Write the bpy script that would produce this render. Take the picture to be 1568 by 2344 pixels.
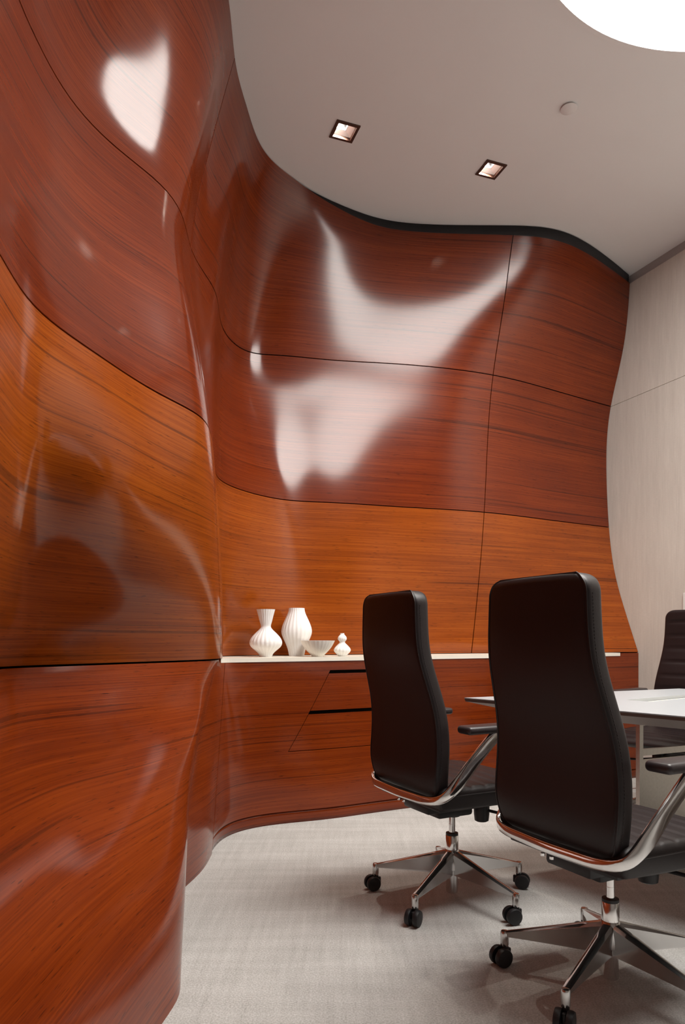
import bpy, bmesh, math
import numpy as np
from mathutils import Vector, Matrix

# ------------------------------------------------------------------ reset
for o in list(bpy.data.objects):
    bpy.data.objects.remove(o, do_unlink=True)
SC = bpy.context.scene
C = SC.collection
PI = math.pi

# ------------------------------------------------------------------ camera
HC, F, CX, YH = 1.0, 1568.0, 784.0, 1460.0      # eye height, focal length in px, centre column, horizon row
cam_d = bpy.data.cameras.new('camera'); cam = bpy.data.objects.new('camera', cam_d); C.objects.link(cam)
cam_d.sensor_fit = 'HORIZONTAL'; cam_d.sensor_width = 36.0
cam_d.lens = 36.0 * F / 1568.0
cam_d.shift_y = (YH - 1172.0) / 1568.0
cam_d.clip_start = 0.05
cam.location = (0, 0, HC); cam.rotation_euler = (PI/2, 0, 0)
SC.camera = cam

# ------------------------------------------------------------------ world, exposure
w = bpy.data.worlds.new('world'); SC.world = w; w.use_nodes = True
w.node_tree.nodes['Background'].inputs[0].default_value = (0.6, 0.6, 0.6, 1)
w.node_tree.nodes['Background'].inputs[1].default_value = 0.0
SC.view_settings.view_transform = 'Standard'; SC.view_settings.look = 'None'
SC.view_settings.gamma = 1.0; SC.view_settings.use_curve_mapping = False
SC.view_settings.exposure = 0.06
LIGHT_OVAL = 18.0          # radiance of the luminous ceiling disc
LIGHT_SPOT = 52.0         # power of a ceiling downlight

# ------------------------------------------------------------------ helpers
def W(px, py, z):
    """point at height z seen at pixel (px, py): depth comes from the height"""
    y = (z - HC) * F / (YH - py)
    return ((px - CX) / F * y, y)

def link(o, parent=None):
    C.objects.link(o)
    if parent is not None: o.parent = parent
    return o

def mesh_obj(name, verts, faces, mat, parent=None, smooth=True):
    me = bpy.data.meshes.new(name)
    me.from_pydata([tuple(map(float, v)) for v in verts], [], [tuple(int(i) for i in f) for f in faces])
    me.update()
    if mat: me.materials.append(mat)
    o = bpy.data.objects.new(name, me)
    if smooth: me.polygons.foreach_set('use_smooth', [True]*len(me.polygons))
    return link(o, parent)

def bm_obj(name, bm, mat, parent=None, smooth=True, recalc=True):
    if recalc: bmesh.ops.recalc_face_normals(bm, faces=bm.faces)
    me = bpy.data.meshes.new(name); bm.to_mesh(me); bm.free()
    if mat: me.materials.append(mat)
    if smooth: me.polygons.foreach_set('use_smooth', [True]*len(me.polygons))
    o = bpy.data.objects.new(name, me)
    if smooth: autosmooth(o)
    return link(o, parent)

def autosmooth(o, ang=0.7):
    """mark sharp edges so that flat faces stay flat"""
    me = o.data
    bm = bmesh.new(); bm.from_mesh(me)
    for e in bm.edges:
        if len(e.link_faces) == 2:
            e.smooth = e.calc_face_angle(0) < ang
    bm.to_mesh(me); bm.free()

def empty(name, loc=(0, 0, 0), rz=0.0):
    o = bpy.data.objects.new(name, None); o.empty_display_size = 0.1
    o.location = loc; o.rotation_euler = (0, 0, rz)
    return link(o)

def tag(o, label=None, cat=None, group=None, kind=None):
    if label: o['label'] = label
    if cat: o['category'] = cat
    if group: o['group'] = group
    if kind: o['kind'] = kind
    return o

def box(bm, lo, hi, mtx=None, bevel=0.0, seg=2):
    r = bmesh.ops.create_cube(bm, size=1.0)
    vs = r['verts']
    for v in vs:
        v.co = Vector([lo[i] + (v.co[i] + 0.5) * (hi[i] - lo[i]) for i in range(3)])
    if bevel > 0:
        es = list({e for v in vs for e in v.link_edges})
        rb = bmesh.ops.bevel(bm, geom=vs + es, offset=bevel, segments=seg, affect='EDGES', profile=0.5)
        vs = rb['verts']
    if mtx is not None:
        bmesh.ops.transform(bm, matrix=mtx, verts=list(set(vs)))
    return vs

def lathe(bm, prof, n=32, ctr=(0, 0, 0), rib=0.0, nrib=0, close=True, mtx=None):
    """prof: list of (r, z)"""
    rings = []
    for (r, z) in prof:
        ring = []
        for k in range(n):
            a = 2*PI*k/n
            rr = r * (1 - rib * abs(math.sin(a*nrib/2))**1.0 * -1 - rib) if nrib else r
            p = Vector((ctr[0] + rr*math.cos(a), ctr[1] + rr*math.sin(a), ctr[2] + z))
            if mtx is not None: p = mtx @ p
            ring.append(bm.verts.new(p))
        rings.append(ring)
    for a, b in zip(rings[:-1], rings[1:]):
        for k in range(n):
            bm.faces.new((a[k], a[(k+1) % n], b[(k+1) % n], b[k]))
    if close:
        bm.faces.new(list(reversed(rings[0]))); bm.faces.new(rings[-1])
    return rings

def tube(bm, pts, rad, n=8, cap=True, closed=False):
    pts = [Vector(p) for p in pts]
    rings = []; N = len(pts)
    up = Vector((0, 0, 1))
    prev = None
    for i, p in enumerate(pts):
        a = pts[(i-1) % N] if (closed or i > 0) else p
        b = pts[(i+1) % N] if (closed or i < N-1) else p
        t = (b - a).normalized()
        if prev is None:
            s = t.cross(up)
            if s.length < 1e-4: s = t.cross(Vector((1, 0, 0)))
        else:
            s = prev - t * prev.dot(t)
        s.normalize(); prev = s
        q = s.cross(t)
        r = rad[i] if isinstance(rad, (list, tuple)) else rad
        rings.append([bm.verts.new(p + r*(math.cos(2*PI*k/n)*s + math.sin(2*PI*k/n)*q)) for k in range(n)])
    rr = list(zip(rings[:-1], rings[1:]))
    if closed: rr.append((rings[-1], rings[0]))
    for a, b in rr:
        for k in range(n):
            bm.faces.new((a[k], a[(k+1) % n], b[(k+1) % n], b[k]))
    if cap and not closed:
        bm.faces.new(list(reversed(rings[0]))); bm.faces.new(rings[-1])

def loft(bm, rings, cap=True):
    R = [[bm.verts.new(p) for p in ring] for ring in rings]
    n = len(R[0])
    for a, b in zip(R[:-1], R[1:]):
        for k in range(n):
            bm.faces.new((a[k], a[(k+1) % n], b[(k+1) % n], b[k]))
    if cap:
        bm.faces.new(list(reversed(R[0]))); bm.faces.new(R[-1])

# natural cubic spline (vector valued)
class Spline:
    def __init__(s, x, y):
        s.x = np.asarray(x, float); s.y = np.asarray(y, float)
        n = len(s.x); h = np.diff(s.x)
        A = np.zeros((n, n)); B = np.zeros_like(s.y)
        A[0, 0] = A[-1, -1] = 1
        for i in range(1, n-1):
            A[i, i-1] = h[i-1]; A[i, i] = 2*(h[i-1] + h[i]); A[i, i+1] = h[i]
            B[i] = 6*((s.y[i+1]-s.y[i])/h[i] - (s.y[i]-s.y[i-1])/h[i-1])
        s.m = np.linalg.solve(A, B.reshape(n, -1)).reshape(s.y.shape)
    def __call__(s, q):
        q = np.atleast_1d(np.asarray(q, float))
        i = np.clip(np.searchsorted(s.x, q) - 1, 0, len(s.x)-2)
        h = s.x[i+1] - s.x[i]
        a = (s.x[i+1] - q)/h; b = (q - s.x[i])/h
        sh = (-1,) + (1,)*(s.y.ndim-1)
        a = a.reshape(sh); b = b.reshape(sh); h = h.reshape(sh)
        return a*s.y[i] + b*s.y[i+1] + ((a**3-a)*s.m[i] + (b**3-b)*s.m[i+1])*h*h/6

# ------------------------------------------------------------------ materials
def new_mat(name):
    m = bpy.data.materials.new(name); m.use_nodes = True
    return m, m.node_tree, m.node_tree.nodes['Principled BSDF']

def node(nt, t, **kw):
    n = nt.nodes.new(t)
    for k, v in kw.items(): setattr(n, k, v)
    return n

def simple(name, col, rough=0.5, metal=0.0, coat=0.0, noise=0.0, nscale=40.0, bump=0.0, spec=0.5):
    m, nt, b = new_mat(name)
    b.inputs['Base Color'].default_value = (*col, 1); b.inputs['Roughness'].default_value = rough
    b.inputs['Metallic'].default_value = metal; b.inputs['Coat Weight'].default_value = coat
    b.inputs['Specular IOR Level'].default_value = spec
    tc = node(nt, 'ShaderNodeTexCoord'); nz = node(nt, 'ShaderNodeTexNoise')
    nz.inputs['Scale'].default_value = nscale; nz.inputs['Detail'].default_value = 4
    nt.links.new(tc.outputs['Object'], nz.inputs['Vector'])
    if noise > 0:
        mx = node(nt, 'ShaderNodeMix', data_type='RGBA')
        mx.inputs['A'].default_value = (*[c*(1-noise) for c in col], 1)
        mx.inputs['B'].default_value = (*[min(1, c*(1+noise)) for c in col], 1)
        nt.links.new(nz.outputs['Fac'], mx.inputs['Factor'])
        nt.links.new(mx.outputs['Result'], b.inputs['Base Color'])
    if bump > 0:
        bp = node(nt, 'ShaderNodeBump'); bp.inputs['Strength'].default_value = bump; bp.inputs['Distance'].default_value = 0.002
        nt.links.new(nz.outputs['Fac'], bp.inputs['Height']); nt.links.new(bp.outputs['Normal'], b.inputs['Normal'])
    return m

def wood(name, dark, mid, light, coat_rough=0.135):
    """lacquered bamboo-like laminate: its layers run level, so the grain follows height"""
    m, nt, b = new_mat(name)
    L = nt.links
    tc = node(nt, 'ShaderNodeTexCoord')
    def noise(scale3, detail, rough=0.6, dist=0.0):
        mp = node(nt, 'ShaderNodeMapping'); mp.inputs['Scale'].default_value = scale3
        L.new(tc.outputs['Object'], mp.inputs['Vector'])
        n = node(nt, 'ShaderNodeTexNoise'); n.inputs['Scale'].default_value = 1.0
        n.inputs['Detail'].default_value = detail; n.inputs['Roughness'].default_value = rough
        n.inputs['Distortion'].default_value = dist
        L.new(mp.outputs['Vector'], n.inputs['Vector'])
        return n.outputs['Fac']
    fine = noise((1.5, 1.5, 230), 3)
    band = noise((0.9, 0.9, 26), 3)
    cloud = noise((1.3, 1.3, 1.6), 2)
    fleck = noise((16, 16, 330), 1, 0.5)
    line = noise((0.5, 0.5, 75), 0, 0.5)
    def math_(op, a, bv):
        n = node(nt, 'ShaderNodeMath', operation=op)
        for i, x in enumerate((a, bv)):
            if isinstance(x, (int, float)): n.inputs[i].default_value = x
            else: L.new(x, n.inputs[i])
        return n.outputs[0]
    s = math_('ADD', math_('MULTIPLY', fine, 0.62), math_('MULTIPLY', band, 0.28))
    s = math_('ADD', s, math_('MULTIPLY', cloud, 0.35))
    cr = node(nt, 'ShaderNodeValToRGB')
    e = cr.color_ramp.elements
    e[0].position = 0.42; e[0].color = (*dark, 1)
    e[1].position = 0.84; e[1].color = (*light, 1)
    em = e.new(0.62); em.color = (*mid, 1)
    L.new(s, cr.inputs['Fac'])
    # dark dashes and thin level joints
    fr = node(nt, 'ShaderNodeMapRange'); fr.inputs['From Min'].default_value = 0.66; fr.inputs['From Max'].default_value = 0.74
    L.new(fleck, fr.inputs['Value'])
    lr = node(nt, 'ShaderNodeMapRange'); lr.inputs['From Min'].default_value = 0.725; lr.inputs['From Max'].default_value = 0.76
    L.new(line, lr.inputs['Value'])
    dk = math_('MINIMUM', math_('ADD', math_('MULTIPLY', fr.outputs[0], 0.55), math_('MULTIPLY', lr.outputs[0], 0.45)), 0.75)
    mx = node(nt, 'ShaderNodeMix', data_type='RGBA')
    mx.inputs['B'].default_value = (dark[0]*0.16, dark[1]*0.14, dark[2]*0.14, 1)
    L.new(dk, mx.inputs['Factor']); L.new(cr.outputs['Color'], mx.inputs['A'])
    L.new(mx.outputs['Result'], b.inputs['Base Color'])
    b.inputs['Roughness'].default_value = 0.45; b.inputs['Specular IOR Level'].default_value = 0.06
    b.inputs['Coat Weight'].default_value = 1.0
    b.inputs['Coat Roughness'].default_value = coat_rough
    b.inputs['Coat IOR'].default_value = 1.42
    bp = node(nt, 'ShaderNodeBump'); bp.inputs['Strength'].default_value = 0.12; bp.inputs['Distance'].default_value = 0.0006
    L.new(fine, bp.inputs['Height']); L.new(bp.outputs['Normal'], b.inputs['Normal'])
    return m

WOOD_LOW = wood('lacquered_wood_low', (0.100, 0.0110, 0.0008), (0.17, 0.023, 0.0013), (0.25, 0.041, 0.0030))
WOOD_A = wood('lacquered_wood_amber', (0.150, 0.0240, 0.0008), (0.265, 0.051, 0.0016), (0.39, 0.090, 0.0050))
WOOD_B = wood('lacquered_wood_red', (0.080, 0.0085, 0.0007), (0.145, 0.0185, 0.0012), (0.22, 0.034, 0.0030))
WOOD_C = WOOD_B
DARK = simple('joint_backing', (0.012, 0.008, 0.007), 0.8)
BLACKBAND = simple('black_reveal', (0.008, 0.008, 0.010), 0.6)
PAINT = simple('ceiling_paint', (0.80, 0.80, 0.80), 0.9, noise=0.02, nscale=3)
RIMPAINT = simple('white_lip_paint', (0.80, 0.80, 0.80), 0.6, noise=0.01)
COUNTER = simple('cream_solid_surface', (0.88, 0.84, 0.74), 0.35, noise=0.03, nscale=60)
CERAMIC = simple('matte_white_ceramic', (0.93, 0.925, 0.92), 0.55, noise=0.02, nscale=30)
CERAMIC2 = simple('thin_ivory_porcelain', (0.90, 0.87, 0.81), 0.5, noise=0.02, nscale=30)
LEATHER = simple('dark_brown_leather', (0.0115, 0.0068, 0.0075), 0.45, noise=0.15, nscale=120, bump=0.10, spec=0.4)
PADMAT = simple('armrest_urethane', (0.028, 0.021, 0.023), 0.38, noise=0.1, nscale=150)
BLACK = simple('black_plastic', (0.010, 0.010, 0.012), 0.45, noise=0.1)
WHEELMAT = simple('caster_nylon', (0.008, 0.008, 0.010), 0.5, noise=0.1)
CAST = simple('cast_aluminium', (0.58, 0.57, 0.565), 0.17, 1.0, noise=0.02)
CHROME = simple('polished_aluminium', (0.78, 0.77, 0.765), 0.10, 1.0, noise=0.02)
STEEL = simple('brushed_steel', (0.52, 0.50, 0.46), 0.33, 1.0, noise=0.12, nscale=90)
TABLEWHITE = simple('white_tabletop', (0.43, 0.46, 0.485), 0.35, noise=0.01)
TABLEEDGE = simple('brown_table_edge', (0.14, 0.075, 0.055), 0.4, noise=0.1)
TABLEBEVEL = simple('table_bevel_grey', (0.34, 0.30, 0.285), 0.45, noise=0.05)
TRIMGREY = simple('reveal_grey', (0.42, 0.395, 0.39), 0.5, noise=0.04)
BRONZE = simple('bronze_trim', (0.085, 0.040, 0.028), 0.45, 0.3, noise=0.1)
PLASTER = simple('rear_plaster', (0.42, 0.40, 0.38), 0.85, noise=0.03, nscale=4)

def fabric():
    m, nt, b = new_mat('woven_wallcovering'); L = nt.links
    tc = node(nt, 'ShaderNodeTexCoord')
    fs = []
    for sc, wt in (((260, 260, 6), 0.5), ((40, 40, 300), 0.3), ((22, 22, 2.2), 0.4)):
        mp = node(nt, 'ShaderNodeMapping'); mp.inputs['Scale'].default_value = sc
        n = node(nt, 'ShaderNodeTexNoise'); n.inputs['Scale'].default_value = 1; n.inputs['Detail'].default_value = 2
        L.new(tc.outputs['Object'], mp.inputs['Vector']); L.new(mp.outputs['Vector'], n.inputs['Vector'])
        k = node(nt, 'ShaderNodeMath', operation='MULTIPLY'); k.inputs[1].default_value = wt
        L.new(n.outputs['Fac'], k.inputs[0]); fs.append(k.outputs[0])
    a = node(nt, 'ShaderNodeMath', operation='ADD'); L.new(fs[0], a.inputs[0]); L.new(fs[1], a.inputs[1])
    a2 = node(nt, 'ShaderNodeMath', operation='ADD'); L.new(a.outputs[0], a2.inputs[0]); L.new(fs[2], a2.inputs[1])
    cr = node(nt, 'ShaderNodeValToRGB'); e = cr.color_ramp.elements
    e[0].position = 0.40; e[0].color = (0.56, 0.52, 0.47, 1); e[1].position = 0.80; e[1].color = (0.69, 0.65, 0.59, 1)
    L.new(a2.outputs[0], cr.inputs['Fac']); L.new(cr.outputs['Color'], b.inputs['Base Color'])
    b.inputs['Roughness'].default_value = 0.85
    return m
FABRIC = fabric()

def carpet():
    m, nt, b = new_mat('greige_carpet'); L = nt.links
    tc = node(nt, 'ShaderNodeTexCoord')
    def nz(scale3, detail, rot=0.0):
        mp = node(nt, 'ShaderNodeMapping'); mp.inputs['Scale'].default_value = scale3; mp.inputs['Rotation'].default_value = (0, 0, rot)
        n = node(nt, 'ShaderNodeTexNoise'); n.inputs['Scale'].default_value = 1; n.inputs['Detail'].default_value = detail
        L.new(tc.outputs['Object'], mp.inputs['Vector']); L.new(mp.outputs['Vector'], n.inputs['Vector'])
        return n.outputs['Fac']
    def mul(a, k):
        n = node(nt, 'ShaderNodeMath', operation='MULTIPLY'); L.new(a, n.inputs[0]); n.inputs[1].default_value = k; return n.outputs[0]
    def add(a, c):
        n = node(nt, 'ShaderNodeMath', operation='ADD'); L.new(a, n.inputs[0]); L.new(c, n.inputs[1]); return n.outputs[0]
    rot = -math.radians(14)
    pile = nz((185, 185, 185), 3)
    streak1 = nz((1.4, 20, 1), 3, rot)       # long woven bands across the room
    streak2 = nz((46, 3.0, 1), 3, rot)       # short cross threads
    patch = nz((2.5, 9, 1), 2, rot)
    s = add(add(mul(pile, 0.62), mul(streak1, 0.20)), add(mul(streak2, 0.20), mul(patch, 0.17)))
    cr = node(nt, 'ShaderNodeValToRGB'); e = cr.color_ramp.elements
    e[0].position = 0.42; e[0].color = (0.37, 0.365, 0.345, 1); e[1].position = 0.78; e[1].color = (0.67, 0.665, 0.65, 1)
    L.new(s, cr.inputs['Fac']); L.new(cr.outputs['Color'], b.inputs['Base Color'])
    b.inputs['Roughness'].default_value = 0.95; b.inputs['Specular IOR Level'].default_value = 0.15
    bp = node(nt, 'ShaderNodeBump'); bp.inputs['Strength'].default_value = 0.5; bp.inputs['Distance'].default_value = 0.004
    L.new(pile, bp.inputs['Height']); L.new(bp.outputs['Normal'], b.inputs['Normal'])
    return m
CARPET = carpet()

def emitter(name, col, strength):
    m, nt, b = new_mat(name)
    b.inputs['Base Color'].default_value = (0.8, 0.8, 0.8, 1)
    b.inputs['Emission Color'].default_value = (*col, 1); b.inputs['Emission Strength'].default_value = strength
    return m
OVALMAT = emitter('luminous_ceiling_disc', (1.0, 0.96, 0.91), LIGHT_OVAL)
LENSMAT = emitter('downlight_lens', (1.0, 0.90, 0.80), 40.0)
LAMPMAT = simple('white_reflector_paint', (0.85, 0.85, 0.85), 0.5, noise=0.01)

# ------------------------------------------------------------------ plan of the room
ZC = 3.637                                   # ceiling
H0, H1, H2 = 0.895, 1.833, 2.7375            # level joints of the wood wall
B0 = np.array([-0.5395, 3.5395]); BD = np.array([0.89, 0.4557]); BN = np.array([-0.4557, 0.89])
def TR(t, r=0.0):
    p = B0 + BD*t + BN*r
    return (p[0], p[1])
P14 = np.array([2.119, 4.901]); WD = np.array([-0.379, 0.925])      # corner at the right wall, its direction
def RW(s): p = P14 + WD*s; return (p[0], p[1])

def D(z): return z
UP = [
 # each station: {height: (x, y)}
 {H0: (-1.15, -3.0), H1: (-1.10, -3.0), H2: (-1.0, -3.0), ZC: (-0.85, -3.0)},
 {H0: (-1.15, -1.2), H1: (-0.95, -1.2), H2: (-0.90, -1.2), ZC: (-0.72, -1.2)},
 {H0: (-1.17, 0.4), H1: (-0.74, 0.2), H2: (-0.85, 0.3), ZC: (-0.60, 0.4)},
 {H0: (-1.20, 1.5), 1.305: (-0.86, 1.2), H1: (-0.72, 0.95), H2: (-0.87, 1.2), ZC: (-0.55, 1.4)},
 {H0: W(0, 1529, H0), 1.15: (-1.014, 2.028), 1.305: (-0.885, 1.77), H1: W(0, 580, H1), H2: (-0.875, 1.74), ZC: (-0.525, 2.0)},
 {H0: W(55, 1526, H0), 1.15: (-1.045, 2.22), 1.305: (-0.93, 1.985), H1: W(60, 680, H1), H2: W(50, 0, H2), ZC: (-0.505, 2.2)},
 {H0: W(200, 1521, H0), 1.15: (-0.942, 2.50), 1.305: (-0.825, 2.235), H1: W(200, 795, H1), H2: W(150, 195, H2), ZC: (-0.480, 2.45)},
 {H0: W(350, 1515.8, H0), 1.15: (-0.768, 2.765), 1.305: (-0.705, 2.56), H1: W(350, 893, H1), H2: W(290, 350, H2), ZC: (-0.468, 2.65)},
 {H0: W(440, 1512.6, H0), 1.15: (-0.655, 2.98), 1.305: (-0.625, 2.84), H1: W(440, 940, H1), H2: W(395, 450, H2), ZC: W(525, 0, ZC)},
 {H0: (-0.598, 3.36), 1.15: (-0.573, 3.22), 1.305: (-0.565, 3.14), H1: W(481, 985, H1), H2: W(436, 568, H2), ZC: W(538, 130, ZC)},
 {H0: (-0.665, 3.66), 1.305: (-0.635, 3.50), H1: (-0.615, 3.28), H2: W(495, 680, H2), ZC: W(565, 240, ZC)},
 {H0: (-0.655, 3.87), H1: W(499, 1094, H1), H2: W(510, 760, H2), ZC: W(600, 340, ZC)},
 {H0: (-0.50, 4.00), H1: W(540, 1117, H1), H2: W(560, 805, H2), ZC: W(650, 395, ZC)},
 {H0: TR(0.5, 0.36), H1: W(640, 1142, H1), H2: W(640, 813, H2), ZC: W(720, 445, ZC)},
 {H0: TR(0.8, 0.35), H1: W(750, 1148.6, H1), H2: W(750, 821, H2), ZC: W(800, 485, ZC)},
 {H0: TR(1.1, 0.34), H1: W(890, 1157, H1), H2: W(890, 828.5, H2), ZC: W(900, 513, ZC)},
 {H0: TR(1.73, 0.30), H1: W(1110, 1172, H1), H2: W(1130, 858, H2), ZC: W(1180, 513, ZC)},
 {H0: TR(2.35, 0.17), H1: W(1250, 1189, H1), H2: W(1260, 893, H2), ZC: (1.50, 4.445)},
 {H0: RW(0.0), 1.2: RW(0.125), 1.43: RW(0.21), H1: RW(0.285), 2.2: RW(0.31), H2: RW(0.27), 3.1: RW(0.15), ZC: RW(0.076)},
]
LV = [(-1.15, -3.0), (-1.15, -1.2), (-1.17, 0.4), (-1.20, 1.5)]
LOW = [
 {0.0: (-0.85, -3.0), H0: LV[0]},
 {0.0: (-0.85, -1.4), H0: LV[1]},
 {0.0: (-0.78, -0.3), 0.465: (-0.80, 0.0), H0: LV[2]},
 {0.0: (-0.62, 0.45), 0.31: (-0.64, 0.75), 0.465: (-0.74, 0.95), H0: LV[3]},
 {0.0: (-0.55, 0.90), 0.12: (-0.555, 1.0), 0.31: (-0.595, 1.19), 0.465: (-0.74, 1.46), 0.628: (-0.9886, 1.977), 0.806: (-1.10, 2.19), H0: W(0, 1529, H0)},
 {0.0: (-0.52, 1.20), 0.12: (-0.53, 1.25), 0.31: (-0.595, 1.40), 0.465: (-0.750, 1.85), 0.628: (-0.957, 2.20), 0.806: (-1.115, 2.40), H0: W(55, 1526, H0)},
 {0.0: (-0.500, 1.44), 0.12: (-0.515, 1.48), 0.31: (-0.590, 1.66), 0.465: (-0.700, 2.05), 0.628: (-0.860, 2.40), 0.806: (-0.972, 2.60), H0: W(200, 1521, H0)},
 {0.0: (-0.480, 1.66), 0.12: (-0.498, 1.72), 0.31: (-0.563, 1.945), 0.465: (-0.635, 2.27), 0.628: (-0.7339, 2.651), 0.806: (-0.790, 2.85), H0: W(350, 1515.8, H0)},
 {0.0: (-0.462, 1.82), 0.12: (-0.4835, 1.90), 0.31: (-0.537, 2.11), 0.465: (-0.606, 2.44), 0.628: (-0.6546, 2.859), 0.806: (-0.671, 3.05), H0: W(440, 1512.6, H0)},
 {0.0: (-0.463, 1.98), 0.12: (-0.487, 2.12), 0.31: (-0.525, 2.32), 0.465: (-0.588, 2.62), 0.628: (-0.620, 2.95), 0.806: (-0.628, 3.20), H0: (-0.618, 3.32)},
 {0.0: (-0.660, 2.52), H0: (-0.630, 3.42)},
 {0.0: (-0.600, 2.93), H0: (-0.624, 3.465)},
 {0.0: (-0.605, 3.17), H0: (-0.602, 3.506)},
 {0.0: (-0.600, 3.37), H0: (-0.560, 3.530)},
 {0.0: TR(0.03), H0: TR(0.10)},
 {0.0: TR(0.45), H0: TR(0.45)},
 {0.0: TR(0.80), H0: TR(0.80)},
 {0.0: TR(1.10), H0: TR(1.10)},
 {0.0: TR(1.75), H0: TR(1.75)},
 {0.0: TR(2.35), H0: TR(2.35)},
 {0.0: TR(2.987), H0: TR(2.987)},
]

class Surf:
    """smooth wall surface from level curves"""
    def __init__(s, stations, z0, z1, lev, nz=90, smooth=6):
        Z = np.linspace(z0, z1, nz)
        cols = []
        for st in stations:
            zs = sorted(st); cols.append(Spline(zs, np.array([st[z] for z in zs]))(Z))
        A = np.stack(cols, 1)                                  # nz, ns, 2
        i = int(np.argmin(abs(Z - lev)))
        ch = np.linalg.norm(np.diff(A, axis=1), axis=2)
        s.u = np.concatenate([[0], np.cumsum(ch.mean(0))])
        nu = int(s.u[-1] / 0.03)
        s.U = np.linspace(0, s.u[-1], nu)
        G = Spline(s.u, A.transpose(1, 0, 2))(s.U).transpose(1, 0, 2)
        for _ in range(smooth):
            for ax in (0, 1):
                P = np.concatenate([2*np.take(G, [0], ax) - np.take(G, [1], ax), G, 2*np.take(G, [-1], ax) - np.take(G, [-2], ax)], ax)
                n = G.shape[ax]
                G = 0.25*np.take(P, range(0, n), ax) + 0.5*np.take(P, range(1, n+1), ax) + 0.25*np.take(P, range(2, n+2), ax)
        s.Z = Z; s.G = G
        s.su = Spline(s.U, G.transpose(1, 0, 2))
    def at(s, us, zs):
        """points for matching arrays us (n,) and zs (n,)"""
        us = np.asarray(us, float); zs = np.asarray(zs, float)
        cols = s.su(us)                                        # n, nz, 2
        t = np.clip((zs - s.Z[0]) / (s.Z[1] - s.Z[0]), 0, len(s.Z)-1.000001)
        i = np.clip(t.astype(int), 1, len(s.Z)-3); f = (t - i)
        idx = np.arange(len(us))
        p0, p1, p2, p3 = (cols[idx, i+k] for k in (-1, 0, 1, 2))
        f = f[:, None]
        # lagrange cubic
        xy = (p0*(-f*(f-1)*(f-2)/6) + p1*((f+1)*(f-1)*(f-2)/2) + p2*(-(f+1)*f*(f-2)/2) + p3*((f+1)*f*(f-1)/6))
        return np.concatenate([xy, zs[:, None]], 1)
    def speed(s, u, z):
        p = s.at([u-0.01, u+0.01], [z, z]); return float(np.linalg.norm(p[1]-p[0]) / 0.02)

SU = Surf(UP, H0, ZC, H1)
SL = Surf(LOW, 0.0, H0, 0.4, nz=60, smooth=6)
UV1, UV2, UEND = SU.u[9], SU.u[16], SU.u[18]
LSEAM = SL.u[12]

# gentle undulation of the upper wall, in millimetres (rows: height, columns: along the wall)
RIPPLE_BACK = [[-3.9, -3.8, -3, -1.6, -0.2, 0.9, 1.2, 1, 0.3, -0.3, -0.8, -1.2, -1.3, -1.4],
  [-1.9, -2.6, -3.1, -3.4, -3.2, -2.6, -2, -1.8, -1.8, -1.8, -1.6, -1.6, -1.5, -1.4],
  [0.7, -0.6, -2.6, -5, -6.7, -6.8, -6.1, -5.1, -4, -3.1, -2.4, -1.9, -1.6, -1.3],
  [3.4, 1.9, -0.8, -5.3, -10.3, -12.2, -12.1, -9.7, -6.6, -4.3, -3, -2.3, -1.7, -1.1],
  [5.7, 4, 1.9, -2.9, -11.1, -17.8, -20.7, -15.7, -9.8, -5.9, -3.9, -2.8, -1.8, -0.6],
  [6.7, 4.6, 3.2, 2.2, -4.5, -24.5, -29.1, -21, -13.1, -7.9, -4.9, -3.1, -1.6, 0],
  [7.1, 4.8, 1.8, -1.5, -10.1, -37.3, -33, -24.4, -16.5, -10, -5.6, -2.9, -0.9, 0.9],
  [7, 6.1, 1.3, -10.9, -20.2, -38, -38.9, -27.7, -19.5, -11, -4.7, -1, 0.8, 1.8],
  [5.3, 8.7, 9.9, 2.1, -19.7, -35.3, -38.6, -30.6, -20.1, -8.2, -0.1, 3.5, 3.8, 2.3],
  [2.5, 9.8, 16.9, 18.6, 2, -11.9, -16.4, -19.1, -11.4, 1.3, 9.8, 11.5, 7.7, 1.7],
  [-0.2, 8.4, 16.7, 21.1, 16.2, 10.9, -3.2, -10.9, -0.5, 15.8, 25.3, 21.5, 11.2, -0.3],
  [-2.9, 5.2, 13.8, 22.1, 27.6, 26.5, 26, 9.7, 2.7, 22.9, 38, 26.4, 10.8, -2.4],
  [-5.7, 1.8, 10.9, 23, 35.6, 40.6, 42.8, 28.3, 3.2, 4.3, 22.7, 12.4, 3.3, -2.1],
  [-8.5, -1.5, 7.9, 22.4, 41.9, 59, 58.3, 43.3, 19.6, -15.2, -36.2, -24.1, -10, 1]]
RIPPLE_LEFT = [[-19.7, -27, -32.8, -36.8, -38.6, -21.8, 3.6, 27.6],
  [-20.9, -28.6, -34, -28, -4.3, 17.9, 26.5, 32],
  [-21.2, -25.4, -28.4, -19.9, 8.8, 36.6, 40.1, 34.3],
  [-19.8, -16.3, -9.1, 8.1, 28.6, 40.9, 38.9, 30.5],
  [-15, -5, 9, 27.2, 35.2, 32.7, 28.1, 21.5],
  [-6.4, 4.5, 15.9, 25.1, 26.3, 21.6, 15.9, 10.1],
  [4, 11.7, 17.1, 18, 14.9, 9.5, 3.8, -1.6]]
def bspl(x, c, h):
    t = np.abs((x-c)/h); return np.where(t < 1, 2/3-t**2+t**3/2, np.where(t < 2, (2-t)**3/6, 0))
def edgewin(x, lo, hi, w_):
    a = np.clip((x-lo)/w_, 0, 1); b = np.clip((hi-x)/w_, 0, 1)
    return a*a*(3-2*a) * b*b*(3-2*b)
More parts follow.
